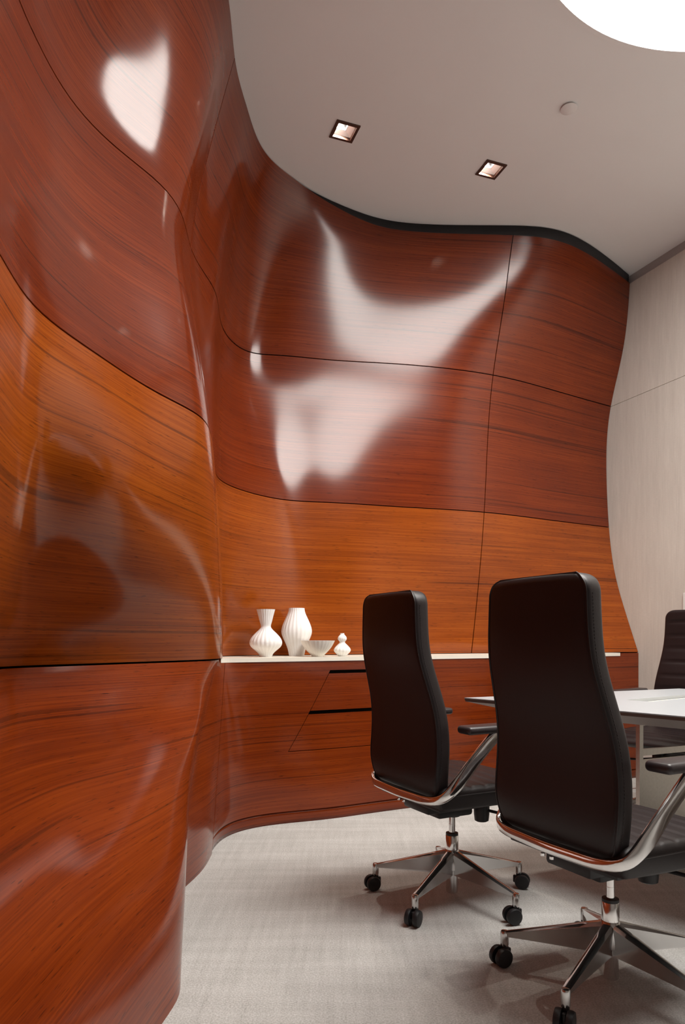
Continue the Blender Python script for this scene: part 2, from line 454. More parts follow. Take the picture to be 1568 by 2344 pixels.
def ripple(u, z):
    """horizontal offset (n, 2) of the upper wall surface"""
    out = np.zeros((len(u), 2))
    ua, ub_ = SU.u[9]+.15, UEND
    cu = np.linspace(ua, ub_, 14); cz = np.linspace(1.0, 3.6, 14)
    d = sum(RIPPLE_BACK[j][i]*bspl(u, cu[i], cu[1]-cu[0])*bspl(z, cz[j], cz[1]-cz[0]) for j in range(14) for i in range(14))
    out -= (d*edgewin(u, ua, ub_+9, .25)*0.001)[:, None]*BN
    ua, ub_ = SU.u[4], SU.u[9]
    cu = np.linspace(ua, ub_, 8); cz = np.linspace(H2, ZC, 7)
    d = sum(RIPPLE_LEFT[j][i]*bspl(u, cu[i], cu[1]-cu[0])*bspl(z, cz[j], cz[1]-cz[0]) for j in range(7) for i in range(8))
    out += (d*edgewin(u, ua, ub_, .25)*edgewin(z, H2-.2, ZC, .35)*0.001)[:, None]*np.array([.89, -.45])
    return out
_at0 = SU.at
def _at1(us, zs):
    us = np.asarray(us, float); zs = np.asarray(zs, float)
    P = _at0(us, zs); P[:, :2] += ripple(us, zs)
    return P
SU.at = _at1

def patch(surf, fu, nu, nz):
    """fu(a, b) -> (u, z) for a, b in 0..1; returns verts, faces (front side to the room)"""
    a, b = np.meshgrid(np.linspace(0, 1, nu+1), np.linspace(0, 1, nz+1))
    uu, zz = fu(a.ravel(), b.ravel())
    V = surf.at(uu, zz)
    n = nu + 1
    Fs = [(j*n+i, j*n+i+1, (j+1)*n+i+1, (j+1)*n+i) for j in range(nz) for i in range(nu)]
    return V, Fs

def panel_object(name, parts, mat, parent, thick=0.016, bev=0.0007):
    verts = []; faces = []
    for V, Fs in parts:
        k = len(verts); verts += [tuple(v) for v in V]; faces += [tuple(i+k for i in f) for f in Fs]
    o = mesh_obj(name, verts, faces, mat, parent)
    m = o.modifiers.new('thickness', 'SOLIDIFY'); m.thickness = thick; m.offset = -1.0
    m.use_even_offset = False
    es_ = o.modifiers.new('sharp', 'EDGE_SPLIT'); es_.split_angle = 0.9; es_.use_edge_angle = True
    bev = 0
    if bev:
        bv = o.modifiers.new('edge', 'BEVEL'); bv.width = bev; bv.segments = 2; bv.limit_method = 'ANGLE'; bv.angle_limit = 1.0
        bv.use_clamp_overlap = False
    return o

def rect(u0, u1, z0, z1):
    def f(a, b):
        zt = z1(u0 + (u1-u0)*a) if callable(z1) else z1
        return u0 + (u1-u0)*a, z0 + (zt - z0)*b
    return f

def seam_rect(surf, u0, u1, z0, z1, g0=0.0, g1=0.0):
    """rectangle in (u, z) kept g metres clear of a vertical joint at each side"""
    def f(a, b):
        z = z0 + (z1 - z0)*b
        d0 = g0 / 1.0; d1 = g1 / 1.0
        return (u0 + d0) + (u1 - d1 - u0 - d0)*a, z
    return f

GAP = 0.0031
def ztop(u):
    """top edge of the wood: touches the ceiling at the left, leaves a black reveal at the right"""
    k = np.clip((np.asarray(u) - SU.u[12]) / (SU.u[15] - SU.u[12]), 0, 1)
    k = k*k*(3-2*k)
    return ZC - 0.004 - 0.058*k

# ------------------------------------------------------------------ wood walls
def backing(name, surf, u0, u1, z0, z1, nu, nz, off, label=None):
    V, Fs = patch(surf, rect(u0, u1, z0, z1), nu, nz)
    n = nu + 1
    G = V.reshape(nz+1, n, 3)
    du = np.gradient(G, axis=1); dz = np.gradient(G, axis=0)
    N = np.cross(du, dz); N /= np.linalg.norm(N, axis=2, keepdims=True)
    G2 = G - N*off
    o = mesh_obj(name, G2.reshape(-1, 3), Fs, DARK)
    m = o.modifiers.new('thickness', 'SOLIDIFY'); m.thickness = 0.01; m.offset = -1.0; m.use_even_offset = False
    return tag(o, kind='structure')

wall_left = backing('wall_left', SU, 0.0, UV1+0.02, H0-0.003, ZC-0.003, 120, 60, 0.017)
tag(wall_left, 'flowing lacquered red-brown wood wall bulging in from the left', 'wall')
wall_back = backing('wall_back', SU, UV1+0.03, UEND-0.004, H0-0.003, ZC-0.066, 110, 60, 0.017)
tag(wall_back, 'rippling lacquered wood wall behind the cream countertop', 'wall')

rows = [(H0+0.004, H1-GAP, WOOD_A), (H1+GAP, H2-GAP, WOOD_B), (H2+GAP, None, WOOD_C)]
cols = [(0.0, UV1, 150, wall_left, 0.0, GAP), (UV1, UV2, 100, wall_back, GAP, GAP), (UV2, UEND-0.003, 46, wall_back, GAP, 0.0)]
for (u0, u1, nu, par, g0, g1) in cols:
    for (z0, z1, mat) in rows:
        def fn(a, b, u0=u0, u1=u1, z0=z0, z1=z1, g0=g0, g1=g1):
            u = (u0+g0) + (u1-g1-u0-g0)*a
            zt = ztop(u) if z1 is None else z1
            return u, z0 + (zt - z0)*b
        V, Fs = patch(SU, fn, nu, 34)
        panel_object('wood_panel', [(V, Fs)], mat, par)

# thin bead added to catch a highlight along the left-back panel joint
zz_ = np.linspace(1.90, 3.36, 44); vp = SU.at(np.full_like(zz_, UV1), zz_)
bm = bmesh.new(); tube(bm, vp + np.array([0.0005, -0.001, 0]), 0.0016, 6)
bm_obj('highlight_bead', bm, WOOD_B, wall_left)

# lower run of the left wall (down to the floor)
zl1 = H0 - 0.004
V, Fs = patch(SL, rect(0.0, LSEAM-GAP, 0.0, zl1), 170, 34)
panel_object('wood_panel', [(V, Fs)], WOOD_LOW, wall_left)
lb = backing('wall_left_backing', SL, 0.0, LSEAM, 0.02, H0-0.0025, 110, 26, 0.017)
lb.parent = wall_left; lb.name = 'panel_backing'
for k in ('kind',):
    del lb[k]

# black reveal between the wood and the ceiling
ua = np.linspace(SU.u[10], UEND-0.004, 90)
p = SU.at(ua, np.full_like(ua, ZC-0.002)); q = SU.at(ua, ztop(ua) - 0.05)
tng = np.gradient(p, axis=0); nr = np.stack([-tng[:, 1], tng[:, 0], 0*tng[:, 0]], 1); nr /= np.linalg.norm(nr, axis=1, keepdims=True)
p2 = p + nr*0.020; q2 = q + nr*0.020; p2[:, 2] = ZC - 0.001
vv = np.concatenate([q2, p2]); n = len(ua)
rv = mesh_obj('trim_1', vv, [(i, i+1, n+i+1, n+i) for i in range(n-1)], BLACKBAND)
m = rv.modifiers.new('thickness', 'SOLIDIFY'); m.thickness = 0.012; m.offset = 1.0
tag(rv, 'black recessed reveal between the wood wall and the ceiling', 'trim', kind='structure')

# ------------------------------------------------------------------ floor and ceiling
XMIN, XMAX, YMIN, YMAX = -2.2, 5.6, -3.2, 6.2
bm = bmesh.new(); box(bm, (XMIN, YMIN, -0.08), (XMAX, YMAX, 0.0))
fl = bm_obj('floor', bm, CARPET, smooth=False); tag(fl, 'pale greige woven carpet floor', 'floor', kind='structure')

OC = (1.55, 1.84); OR = (1.20, 1.20)                  # luminous disc in the ceiling
# circle through three points of its rim seen in the photograph
pa, pb, pc = [np.array(W(*q, ZC)) for q in ((1272, 0), (1400, 92), (1568, 122))]
A2 = 2*np.array([pb-pa, pc-pa]); bb = np.array([pb@pb-pa@pa, pc@pc-pa@pa])
cc = np.linalg.solve(A2, bb); rr = float(np.linalg.norm(cc-pa))
OC = (float(cc[0]), float(cc[1])); OR = rr
print('oval', OC, OR)
ELA = math.radians(23.5)                              # direction of the ceiling grid
ed = np.array([math.cos(math.radians(20)), math.sin(math.radians(20))]); en = np.array([-ed[1], ed[0]])
SPOTS = [W(789, 300, ZC), W(1124, 387.5, ZC)]
sp_d = (np.array(SPOTS[1]) - np.array(SPOTS[0]))
HS = 0.061
def sq(c, h):
    c = np.array(c); return [tuple(c + ed*h*a + en*h*b_) for a, b_ in ((-1, -1), (1, -1), (1, 1), (-1, 1))]

bm = bmesh.new()
loops = [[(XMIN, YMIN), (XMAX, YMIN), (XMAX, YMAX), (XMIN, YMAX)]]
loops.append([(OC[0] + OR*math.cos(2*PI*k/128), OC[1] + OR*math.sin(2*PI*k/128)) for k in range(128)])
for s_ in SPOTS: loops.append(sq(s_, HS))
es = []
for lp in loops:
    vs = [bm.verts.new((x, y, ZC)) for x, y in lp]
    es += [bm.edges.new((vs[i], vs[(i+1) % len(vs)])) for i in range(len(vs))]
bmesh.ops.triangle_fill(bm, use_beauty=True, use_dissolve=False, edges=es)
for f_ in bm.faces:
    if f_.normal.z > 0: f_.normal_flip()
ce = bm_obj('ceiling', bm, PAINT, smooth=False, recalc=False)
tag(ce, 'smooth grey painted ceiling', 'ceiling', kind='structure')

# luminous disc
ov = empty('ceiling_light', (OC[0], OC[1], ZC)); tag(ov, 'huge round luminous recessed ceiling disc with white rim', 'ceiling light')
bm = bmesh.new(); lathe(bm, [(OR+0.006, -0.0005), (OR+0.004, -0.006), (OR-0.0155, -0.0065), (OR-0.0158, -0.006), (OR+0.002, 0.002), (OR+0.006, -0.0005)], 128, close=False); bm_obj('flange', bm, RIMPAINT, ov)
bm = bmesh.new(); lathe(bm, [(OR-0.0125, -0.002), (OR-0.016, -0.006), (OR-0.016, 0.062), (OR+0.004, 0.062), (OR+0.002, 0.006), (OR-0.0125, -0.002)], 128, close=False); bm_obj('rim', bm, RIMPAINT, ov)
bm = bmesh.new(); bmesh.ops.create_circle(bm, cap_ends=True, radius=OR-0.014, segments=128)
for v in bm.verts: v.co.z = 0.052
for f_ in bm.faces:
    if f_.normal.z > 0: f_.normal_flip()
bm_obj('diffuser', bm, OVALMAT, ov, smooth=False, recalc=False)

# square downlights
def downlight(c, label):
    t = empty('downlight', (c[0], c[1], ZC), math.atan2(ed[1], ed[0])); tag(t, label, 'ceiling light', 'square recessed downlights')
    bm = bmesh.new(); h = HS; a = 0.012
    for (lo, hi) in (((-h-.003, -h-.003), (h+.003, -h+a)), ((-h-.003, h-a), (h+.003, h+.003)), ((-h-.003, -h+a), (-h+a, h-a)), ((h-a, -h+a), (h+.003, h-a))):
        box(bm, (lo[0], lo[1], -0.006), (hi[0], hi[1], 0.012))
    bm_obj('trim_frame', bm, BRONZE, t, smooth=False)
    # white reflector: tapered walls
    bm = bmesh.new(); hh = h - a; top = 0.029; zt = 0.028; ox = -0.013
    lo = [bm.verts.new((sx*hh, sy*hh, 0.010)) for sx, sy in ((-1, -1), (1, -1), (1, 1), (-1, 1))]
    hi = [bm.verts.new((sx*top+ox, sy*top, zt)) for sx, sy in ((-1, -1), (1, -1), (1, 1), (-1, 1))]
    for i in range(4): bm.faces.new((lo[i], hi[i], hi[(i+1) % 4], lo[(i+1) % 4]))
    bm_obj('reflector', bm, LAMPMAT, t, smooth=False, recalc=False)
    bm = bmesh.new()
    for (lo_, hi_) in (((-top-.004, -top-.004), (top+.004, -top)), ((-top-.004, top), (top+.004, top+.004)), ((-top-.004, -top), (-top, top)), ((top, -top), (top+.004, top))):
        box(bm, (lo_[0]+ox, lo_[1], zt-0.001), (hi_[0]+ox, hi_[1], zt+0.075))
    bm_obj('lamp_housing', bm, BLACK, t, smooth=False)
    bm = bmesh.new(); box(bm, (-top+ox, -top, zt+0.050), (top+ox, top, zt+0.060)); bm_obj('lamp_lens', bm, LENSMAT, t, smooth=False)
    ld = bpy.data.lights.new('downlight_beam', 'SPOT'); ld.energy = LIGHT_SPOT; ld.spot_size = 1.9; ld.spot_blend = 0.7
    ld.shadow_soft_size = 0.015; ld.color = (1.0, 0.90, 0.78)
    lo_ = bpy.data.objects.new('downlight_beam', ld); link(lo_, t); lo_.location = (ox, 0, zt+0.040)
    return t
downlight(SPOTS[0], 'square bronze-trimmed downlight nearer the left wood wall')
downlight(SPOTS[1], 'square bronze-trimmed downlight nearer the round sprinkler cover')

# sprinkler cover
sx, sy = W(1302, 246, ZC)
sp = empty('sprinkler_cover', (sx, sy, ZC)); tag(sp, 'small round flat sprinkler cover plate on the ceiling', 'sprinkler')
bm = bmesh.new(); lathe(bm, [(0.010, 0.004), (0.026, 0.004), (0.026, -0.006)], 24); bm_obj('cup', bm, DARK, sp)
bm = bmesh.new(); lathe(bm, [(0.0385, -0.006), (0.040, -0.007), (0.040, -0.009), (0.0385, -0.010)], 40)
bm_obj('cover_plate', bm, simple('cover_plate_paint', (0.76, 0.75, 0.75), 0.6), sp)

# ------------------------------------------------------------------ right wall (fabric panels, window further on)
ang_w = math.atan2(-WD[1], -WD[0])          # local +x runs from the wood corner towards the camera side
KEND = 8.8
wr = None
def wall_box(name, k0, k1, z0, z1, d0, d1, mat, parent, bev=0.0):
    """box in the right wall's frame: k along the wall, d into the room"""
    bm = bmesh.new(); box(bm, (k0, -d1, z0), (k1, -d0, z1), bevel=bev, seg=1)
    o = bm_obj(name, bm, mat, parent, smooth=False)
    return o
bm = bmesh.new(); box(bm, (-0.9, 0.020, 0), (KEND, 0.14, ZC))
wr = bm_obj('wall_right', bm, TRIMGREY, smooth=False)
wr.location = (P14[0], P14[1], 0); wr.rotation_euler = (0, 0, ang_w)
tag(wr, 'wall covered in pale beige woven fabric panels', 'wall', kind='structure')
G2 = 0.0012
KS = [-0.8, 1.25, 2.75, 4.25, 5.75, 7.25, KEND]
for k0, k1 in zip(KS[:-1], KS[1:]):
    for (z0, z1) in ((0.0, H2-G2), (H2+G2, ZC-0.062)):
        bm = bmesh.new(); box(bm, (k0+G2, 0.0, z0), (k1-G2, 0.020, z1), bevel=0.001, seg=1)
        bm_obj('fabric_panel', bm, FABRIC, wr, smooth=False)
bm = bmesh.new()
box(bm, (-0.8, 0.010, ZC-0.062), (KEND, 0.020, ZC)); box(bm, (-0.8, -0.001, ZC-0.064), (KEND, 0.012, ZC-0.060))
tr = bm_obj('trim_2', bm, TRIMGREY, smooth=False); tr.location = wr.location; tr.rotation_euler = wr.rotation_euler
tag(tr, 'grey reveal strip along the top of the fabric wall', 'trim', kind='structure')

# rear wall behind the camera
e1 = P14 - WD*KEND
bm = bmesh.new(); box(bm, (-1.4, -3.12, 0), (float(e1[0])+0.3, -3.0, ZC))
wb = bm_obj('wall_rear', bm, PLASTER, smooth=False); tag(wb, 'plain warm grey plaster wall at the rear', 'wall', kind='structure')

# white control plate on the fabric wall, mostly hidden by the far chair
kp = 0.386
bm = bmesh.new(); box(bm, (kp, -0.012, 1.12), (kp+0.12, 0.001, 1.298), bevel=0.003)
pl = bm_obj('wall_control_plate', bm, simple('white_plate', (0.8, 0.8, 0.78), 0.4), smooth=False)
pl.location = wr.location; pl.rotation_euler = wr.rotation_euler
tag(pl, 'white control plate on the fabric wall behind the far chair', 'control plate')

# ------------------------------------------------------------------ credenza below the counter
def u_of_t(t):
    """station parameter of the lower surface at distance t along the credenza (H0 row)"""
    us = np.linspace(SL.u[12], SL.u[-1], 600); P = SL.at(us, np.full_like(us, 0.5))[:, :2]
    tt = (P - B0) @ BD
    return np.interp(t, tt, us)
cr_ = empty('credenza', (B0[0]+BD[0]*1.5, B0[1]+BD[1]*1.5, 0)); tag(cr_, 'built-in lacquered wood credenza with slanted drawers under the cream countertop', 'credenza')
bpy.context.view_layer.update()
def cred_child(o):
    o.parent = cr_; o.matrix_parent_inverse = cr_.matrix_world.inverted()
    return o
ZP = 0.066                                   # plinth height
zt_ = H0 - 0.0225
def tz(tfun0, tfun1, z0, z1):
    """patch between two slanted edges t = tfun(z)"""
    def f(a, b):
        z = z0 + (z1-z0)*b
        t0 = np.array([tfun0(v) for v in z]); t1 = np.array([tfun1(v) for v in z])
        return u_of_t(t0 + (t1-t0)*a), z
    return f
ZD0, ZD1, ZD2 = 0.389, 0.602, 0.822
eL = lambda z: 0.288 + (z-ZD0)*(0.533-0.288)/(ZD2-ZD0)
eR = lambda z: 0.90 + (z-ZD0)*(1.10-0.90)/(ZD2-ZD0)
uL0 = LSEAM + GAP
g = 0.0018
rowz = np.concatenate([np.linspace(ZP, ZD0-g, 16), np.linspace(ZD0-g, ZD2, 23)[1:], np.linspace(ZD2, zt_, 5)[1:]])
nA, nB, nC = 44, 30, 56
gu = []
for z in rowz:
    zc = min(max(z, ZD0), ZD2)
    a_, b_ = u_of_t(np.array([eL(zc)-g, eR(zc)+g])); e_ = u_of_t(np.array([2.984]))[0]
    gu.append(np.concatenate([np.linspace(uL0, a_, nA+1), np.linspace(a_, b_, nB+1)[1:], np.linspace(b_, e_, nC+1)[1:]]))
gu = np.array(gu); nc = gu.shape[1]
V = SL.at(gu.ravel(), np.repeat(rowz, nc))
Fs = []
for j_ in range(len(rowz)-1):
    hole = rowz[j_] > ZD0-0.005 and rowz[j_+1] < ZD2+1e-6
    for i_ in range(nc-1):
        if hole and nA <= i_ < nA+nB: continue
        Fs.append((j_*nc+i_, j_*nc+i_+1, (j_+1)*nc+i_+1, (j_+1)*nc+i_))
V2, Fs2 = patch(SL, lambda a, b: (u_of_t(2.797 + 0.187*a), zt_ + (H0-0.003-zt_)*b), 6, 2)
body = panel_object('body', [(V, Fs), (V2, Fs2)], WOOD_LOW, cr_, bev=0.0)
body.parent = None; cred_child(body)
SLOT = 0.019
for (z0, z1) in ((ZD0+g, ZD1-SLOT), (ZD1+0.001, ZD2-SLOT)):
    V, Fs = patch(SL, tz(lambda z: eL(z)+g, lambda z: eR(z)-g, z0, z1), 26, 12)
    o = panel_object('drawer', [(V, Fs)], WOOD_LOW, cr_, bev=0.0008); o.parent = None; cred_child(o)
# dark carcass behind the joints
V, Fs = patch(SL, rect(SL.u[12]+0.02, SL.u[-1]-0.01, 0.01, zt_-0.003), 80, 12)
Gd = V.reshape(13, 81, 3); du = np.gradient(Gd, axis=1); dz = np.gradient(Gd, axis=0); N = np.cross(du, dz); N /= np.linalg.norm(N, axis=2, keepdims=True)
o = mesh_obj('carcass', (Gd-N*0.045).reshape(-1, 3), Fs, DARK); m = o.modifiers.new('t', 'SOLIDIFY'); m.thickness = 0.01; m.offset = -1; cred_child(o)
# plinth, slightly set back
V, Fs = patch(SL, rect(uL0, SL.u[-1]-0.004, 0.0, ZP-0.003), 110, 3)
Gd = V.reshape(4, 111, 3); du = np.gradient(Gd, axis=1); dz = np.gradient(Gd, axis=0); N = np.cross(du, dz); N /= np.linalg.norm(N, axis=2, keepdims=True)
o = mesh_obj('plinth', (Gd-N*0.007).reshape(-1, 3), Fs, WOOD_LOW); m = o.modifiers.new('t', 'SOLIDIFY'); m.thickness = 0.012; m.offset = -1; cred_child(o)

# ------------------------------------------------------------------ countertop: a sliver between wall and credenza front
fr = [SL.at([u], [H0-0.004])[0][:2] for u in np.linspace(SL.u[11]+0.02, u_of_t(2.792), 90)]
frn = []
for i, p_ in enumerate(fr):
    a = fr[max(0, i-1)]; b_ = fr[min(len(fr)-1, i+1)]; t_ = (b_-a)/np.linalg.norm(b_-a)
    frn.append(p_ + np.array([t_[1], -t_[0]])*0.006)
ub = np.linspace(SU.u[9]+0.06, SU.u[18]-0.02, 300)
bk = SU.at(ub, np.full_like(ub, H0+0.005))[:, :2]
def wall_behind(p_):
    """point of the wall behind the front point, straight back"""
    rel = bk - p_; tt = rel @ BD; k = np.argmin(abs(tt) + 0*tt); r_ = rel[k] @ BN
    return p_ + BN*max(0.006, r_ + 0.004)
bkp = [wall_behind(p_) for p_ in frn]
nf = len(frn)
verts = []
for z in (H0-0.022, H0):
    verts += [(p_[0], p_[1], z) for p_ in frn] + [(p_[0], p_[1], z) for p_ in bkp]
N2 = 2*nf
faces = []
for i in range(nf-1):
    faces += [(N2+i, N2+i+1, N2+nf+i+1, N2+nf+i), (i, nf+i, nf+i+1, i+1), (i, i+1, N2+i+1, N2+i), (nf+i, N2+nf+i, N2+nf+i+1, nf+i+1)]
faces += [(0, N2, N2+nf, nf), (nf-1, 2*nf-1, N2+2*nf-1, N2+nf-1)]
bm = bmesh.new(); bv = [bm.verts.new(v) for v in verts]
for f_ in faces: bm.faces.new([bv[i] for i in f_])
ct = bm_obj('countertop', bm, COUNTER, smooth=False); tag(ct, 'thin cream solid-surface countertop along the foot of the wood wall', 'countertop')

# ------------------------------------------------------------------ ceramics
def ceramic(name, label, px, r, prof, nrib, rib, mat, wall=0.004):
    # where the column of pixels px crosses the line r metres behind the credenza front
    k = (px - CX)/F; a = B0 + BN*r
    t = (k*a[1] - a[0]) / (BD[0] - k*BD[1])
    x, y = TR(t, r)
    zs = [z for _, z in prof]; sp_ = Spline(zs, np.array([[r_] for r_, _ in prof]))
    zz = np.linspace(zs[0], zs[-1], 44); rr_ = sp_(zz)[:, 0]
    outer = list(zip(rr_, zz)); inner = [(max(0.003, r_-wall), max(z, 0.006)) for r_, z in reversed(outer)]
    bm = bmesh.new(); n = 96
    rings = []
    for idx, (r_, z) in enumerate(outer + inner):
        ring = []
        for q in range(n):
            a_ = 2*PI*q/n
            f_ = 1.0 + (rib*(abs(math.cos(a_*nrib/2)) - 0.5) if idx < len(outer) else -rib*0.5)
            ring.append(bm.verts.new((r_*f_*math.cos(a_), r_*f_*math.sin(a_), z)))
        rings.append(ring)
    for a_, b_ in zip(rings[:-1], rings[1:]):
        for q in range(n): bm.faces.new((a_[q], a_[(q+1) % n], b_[(q+1) % n], b_[q]))
    bm.faces.new(list(reversed(rings[0]))); bm.faces.new(rings[-1])
    o = bm_obj(name, bm, mat); o.location = (x, y, H0); autosmooth(o, 1.2)
    return tag(o, label, 'bowl' if 'bowl' in name else 'vase')
S1 = 3.86/F
ceramic('vase', 'white ribbed vase with flared neck and round onion belly', 608.5, 0.17,
        [(r_*S1, z*S1) for r_, z in ((13.5, 0), (17, 8), (32, 22), (35.8, 32), (31, 44), (19, 57), (11.5, 66), (12.5, 76), (16.5, 92), (20.5, 106.5))], 22, 0.055, CERAMIC)
S2 = 3.95/F
ceramic('vase', 'tall white ribbed vase with swelling shoulders and plain open mouth', 679, 0.235,
        [(r_*S2, z*S2) for r_, z in ((17, 0), (19.5, 14), (27, 34), (34, 54), (31.5, 70), (22.5, 91), (18.5, 102), (17.5, 109.5))], 22, 0.050, CERAMIC)
S3 = 3.85/F
ceramic('bowl', 'ivory fluted porcelain bowl with wide flaring rim', 727, 0.07,
        [(r_*S3, z*S3) for r_, z in ((12.5, 0), (14.5, 3), (21, 10), (31.0, 22), (38.5, 36.5))], 26, 0.045, CERAMIC2, 0.003)
S4 = 3.93/F
ceramic('vase', 'small white ribbed double-gourd bud vase', 783.5, 0.09,
        [(r_*S4, z*S4) for r_, z in ((8.5, 0), (11, 3), (18.6, 13), (16, 20), (8, 28.5), (5.8, 32), (9.0, 37), (9.8, 41), (7.5, 46), (4.6, 49.5), (4.4, 52.5))], 14, 0.07, CERAMIC, 0.002)

# ------------------------------------------------------------------ conference table
ZT = 0.74
T_ = np.array(W(1063, 1597, ZT)); F_ = np.array(W(1554, 1576, ZT)); N_ = np.array(W(1568, 1640, ZT))
dn = (N_-T_)/np.linalg.norm(N_-T_); de = (F_-T_)/np.linalg.norm(F_-T_)
LEN = 3.0
corners = [T_, T_+dn*LEN, F_+dn*LEN, F_]
tc_ = sum(corners)/4
tab = empty('conference_table', (tc_[0], tc_[1], 0)); tag(tab, 'white slant-ended conference table with brushed steel pedestal', 'table')
tl = [c - tc_ for c in corners]
def inset(poly, d):
    out = []; n = len(poly)
    for i in range(n):
        p0, p1, p2 = poly[i-1], poly[i], poly[(i+1) % n]
        e0 = (p1-p0)/np.linalg.norm(p1-p0); e1_ = (p2-p1)/np.linalg.norm(p2-p1)
        n0 = np.array([-e0[1], e0[0]]); n1 = np.array([-e1_[1], e1_[0]])
        if np.cross(e0, e1_) < 0: n0, n1 = -n0, -n1
        M = np.array([n0, n1]); b_ = np.array([n0@p1 + d, n1@p1 + d])
        out.append(np.linalg.solve(M, b_))
    return out
# access hatch opening
hA = np.array(W(1433, 1602, ZT)) - tc_; hB = np.array(W(1488, 1606, ZT)) - tc_; hd = np.array(W(1568, 1598.6, ZT)) - tc_ - hB; hd /= np.linalg.norm(hd)
hatch = [hA, hB, hB + hd*0.62, hA + hd*0.62]
bm = bmesh.new(); es = []
for lp in (tl, hatch):
    vs = [bm.verts.new((p_[0], p_[1], ZT)) for p_ in lp]; es += [bm.edges.new((vs[i], vs[(i+1) % len(vs)])) for i in range(len(vs))]
bmesh.ops.triangle_fill(bm, use_beauty=True, edges=es)
vs = [bm.verts.new((p_[0], p_[1], ZT-0.004)) for p_ in tl]; v0 = [bm.verts.new((p_[0], p_[1], ZT)) for p_ in tl]
for i in range(4): bm.faces.new((v0[i], v0[(i+1) % 4], vs[(i+1) % 4], vs[i]))
h0 = [bm.verts.new((p_[0], p_[1], ZT)) for p_ in hatch]; h1 = [bm.verts.new((p_[0], p_[1], ZT-0.028)) for p_ in hatch]
for i in range(4): bm.faces.new((h0[i], h1[i], h1[(i+1) % 4], h0[(i+1) % 4]))
bm.faces.new(h1)
bmesh.ops.remove_doubles(bm, verts=bm.verts, dist=1e-5)
bm_obj('tabletop', bm, TABLEWHITE, tab, smooth=False)
bm = bmesh.new()
i1 = inset(tl, 0.003)
r0 = [bm.verts.new((p_[0], p_[1], ZT-0.0045)) for p_ in tl]; r1 = [bm.verts.new((p_[0], p_[1], ZT-0.016)) for p_ in i1]
for i in range(4): bm.faces.new((r0[i], r0[(i+1) % 4], r1[(i+1) % 4], r1[i]))
bm_obj('edge_band', bm, TABLEEDGE, tab, smooth=False)
bm = bmesh.new(); i2 = inset(tl, 0.15)
r1 = [bm.verts.new((p_[0], p_[1], ZT-0.016)) for p_ in i1]; r2 = [bm.verts.new((p_[0], p_[1], ZT-0.062)) for p_ in i2]
for i in range(4): bm.faces.new((r1[i], r1[(i+1) % 4], r2[(i+1) % 4], r2[i]))
bm.faces.new(r2)
bm_obj('underside_bevel', bm, TABLEBEVEL, tab, smooth=False)
# hatch lid, half open
bm = bmesh.new(); hp = inset(hatch, 0.004)
r0 = [bm.verts.new((p_[0], p_[1], ZT-0.024)) for p_ in hp]; r1 = [bm.verts.new((p_[0], p_[1], ZT-0.014)) for p_ in hp]
bm.faces.new(r0); bm.faces.new(r1)
for i in range(4): bm.faces.new((r0[i], r0[(i+1) % 4], r1[(i+1) % 4], r1[i]))
bm_obj('hatch_lid', bm, COUNTER, tab, smooth=False)
# pedestal: framed steel end panels
pp = np.array([0.428*2.98, 2.98]) - tc_
pw_ = 0.72; pl_ = 1.75
angE = math.atan2(de[1], de[0])
Mp = Matrix.Translation((pp[0], pp[1], 0)) @ Matrix.Rotation(angE, 4, 'Z')
zu = ZT-0.062
# local x: along the end direction, local -y: along the table towards the camera side
for yy in (0.0, -pl_):
    for xx in (0.0, pw_-0.022):
        bm = bmesh.new(); box(bm, (xx, yy-0.022, 0.0), (xx+0.022, yy, zu), Mp, 0.001, 1); bm_obj('post', bm, STEEL, tab, smooth=False)
    bm = bmesh.new(); box(bm, (0.022, yy-0.018, 0.488), (pw_-0.022, yy-0.004, 0.516), Mp); bm_obj('crossbar', bm, STEEL, tab, smooth=False)
    bm = bmesh.new(); box(bm, (0.024, yy-0.014, 0.02), (pw_-0.024, yy-0.006, 0.470), Mp); bm_obj('end_panel', bm, STEEL, tab, smooth=False)
bm = bmesh.new(); box(bm, (pw_*0.42, -pl_, zu-0.04), (pw_*0.58, -0.022, zu), Mp); bm_obj('top_rail', bm, BLACK, tab, smooth=False)

# ------------------------------------------------------------------ chairs
BACKP = Spline([0.44, 0.47, 0.52, 0.60, 0.75, 0.95, 1.06, 1.17], np.array([[0.219, 0.226, 0.2335, 0.231, 0.238, 0.286, 0.292, 0.292]]).T.copy())
HWP = Spline([0.44, 0.52, 0.62, 0.80, 0.95, 1.17], np.array([[0.205, 0.226, 0.229, 0.212, 0.196, 0.184]]).T.copy())
ZB0, ZB1 = 0.445, 1.165
def back_sec(z):
    yb = float(BACKP(z)[0, 0]); hw = float(HWP(z)[0, 0]); th = 0.064
    rc = 0.05
    if z > ZB1-rc: hw -= rc - math.sqrt(max(0, rc*rc - (z-(ZB1-rc))**2))
    if z > ZB1-0.02:
        k = (z-(ZB1-0.02))/0.02; dd = 0.014*(1-math.sqrt(max(0, 1-k*k))); yb -= dd; th -= 2*dd
    rb = 0.032
    if z < ZB0+rb: hw -= rb - math.sqrt(max(0, rb*rb - ((ZB0+rb)-z)**2))
    return yb, hw, th
def back_zs():
    a = list(np.linspace(ZB0, ZB0+0.05, 9)) + list(np.linspace(ZB0+0.06, ZB1-0.06, 60)) + [ZB1-0.05*(1-math.sin(q)) for q in np.linspace(0, PI/2, 12)]
    return sorted(a)
def rib_depth(z):
    ph = ((z-0.47)/0.078) % 1.0
    dist = min(ph, 1-ph)*0.078
    return 0.008*math.exp(-(dist/0.006)**2)

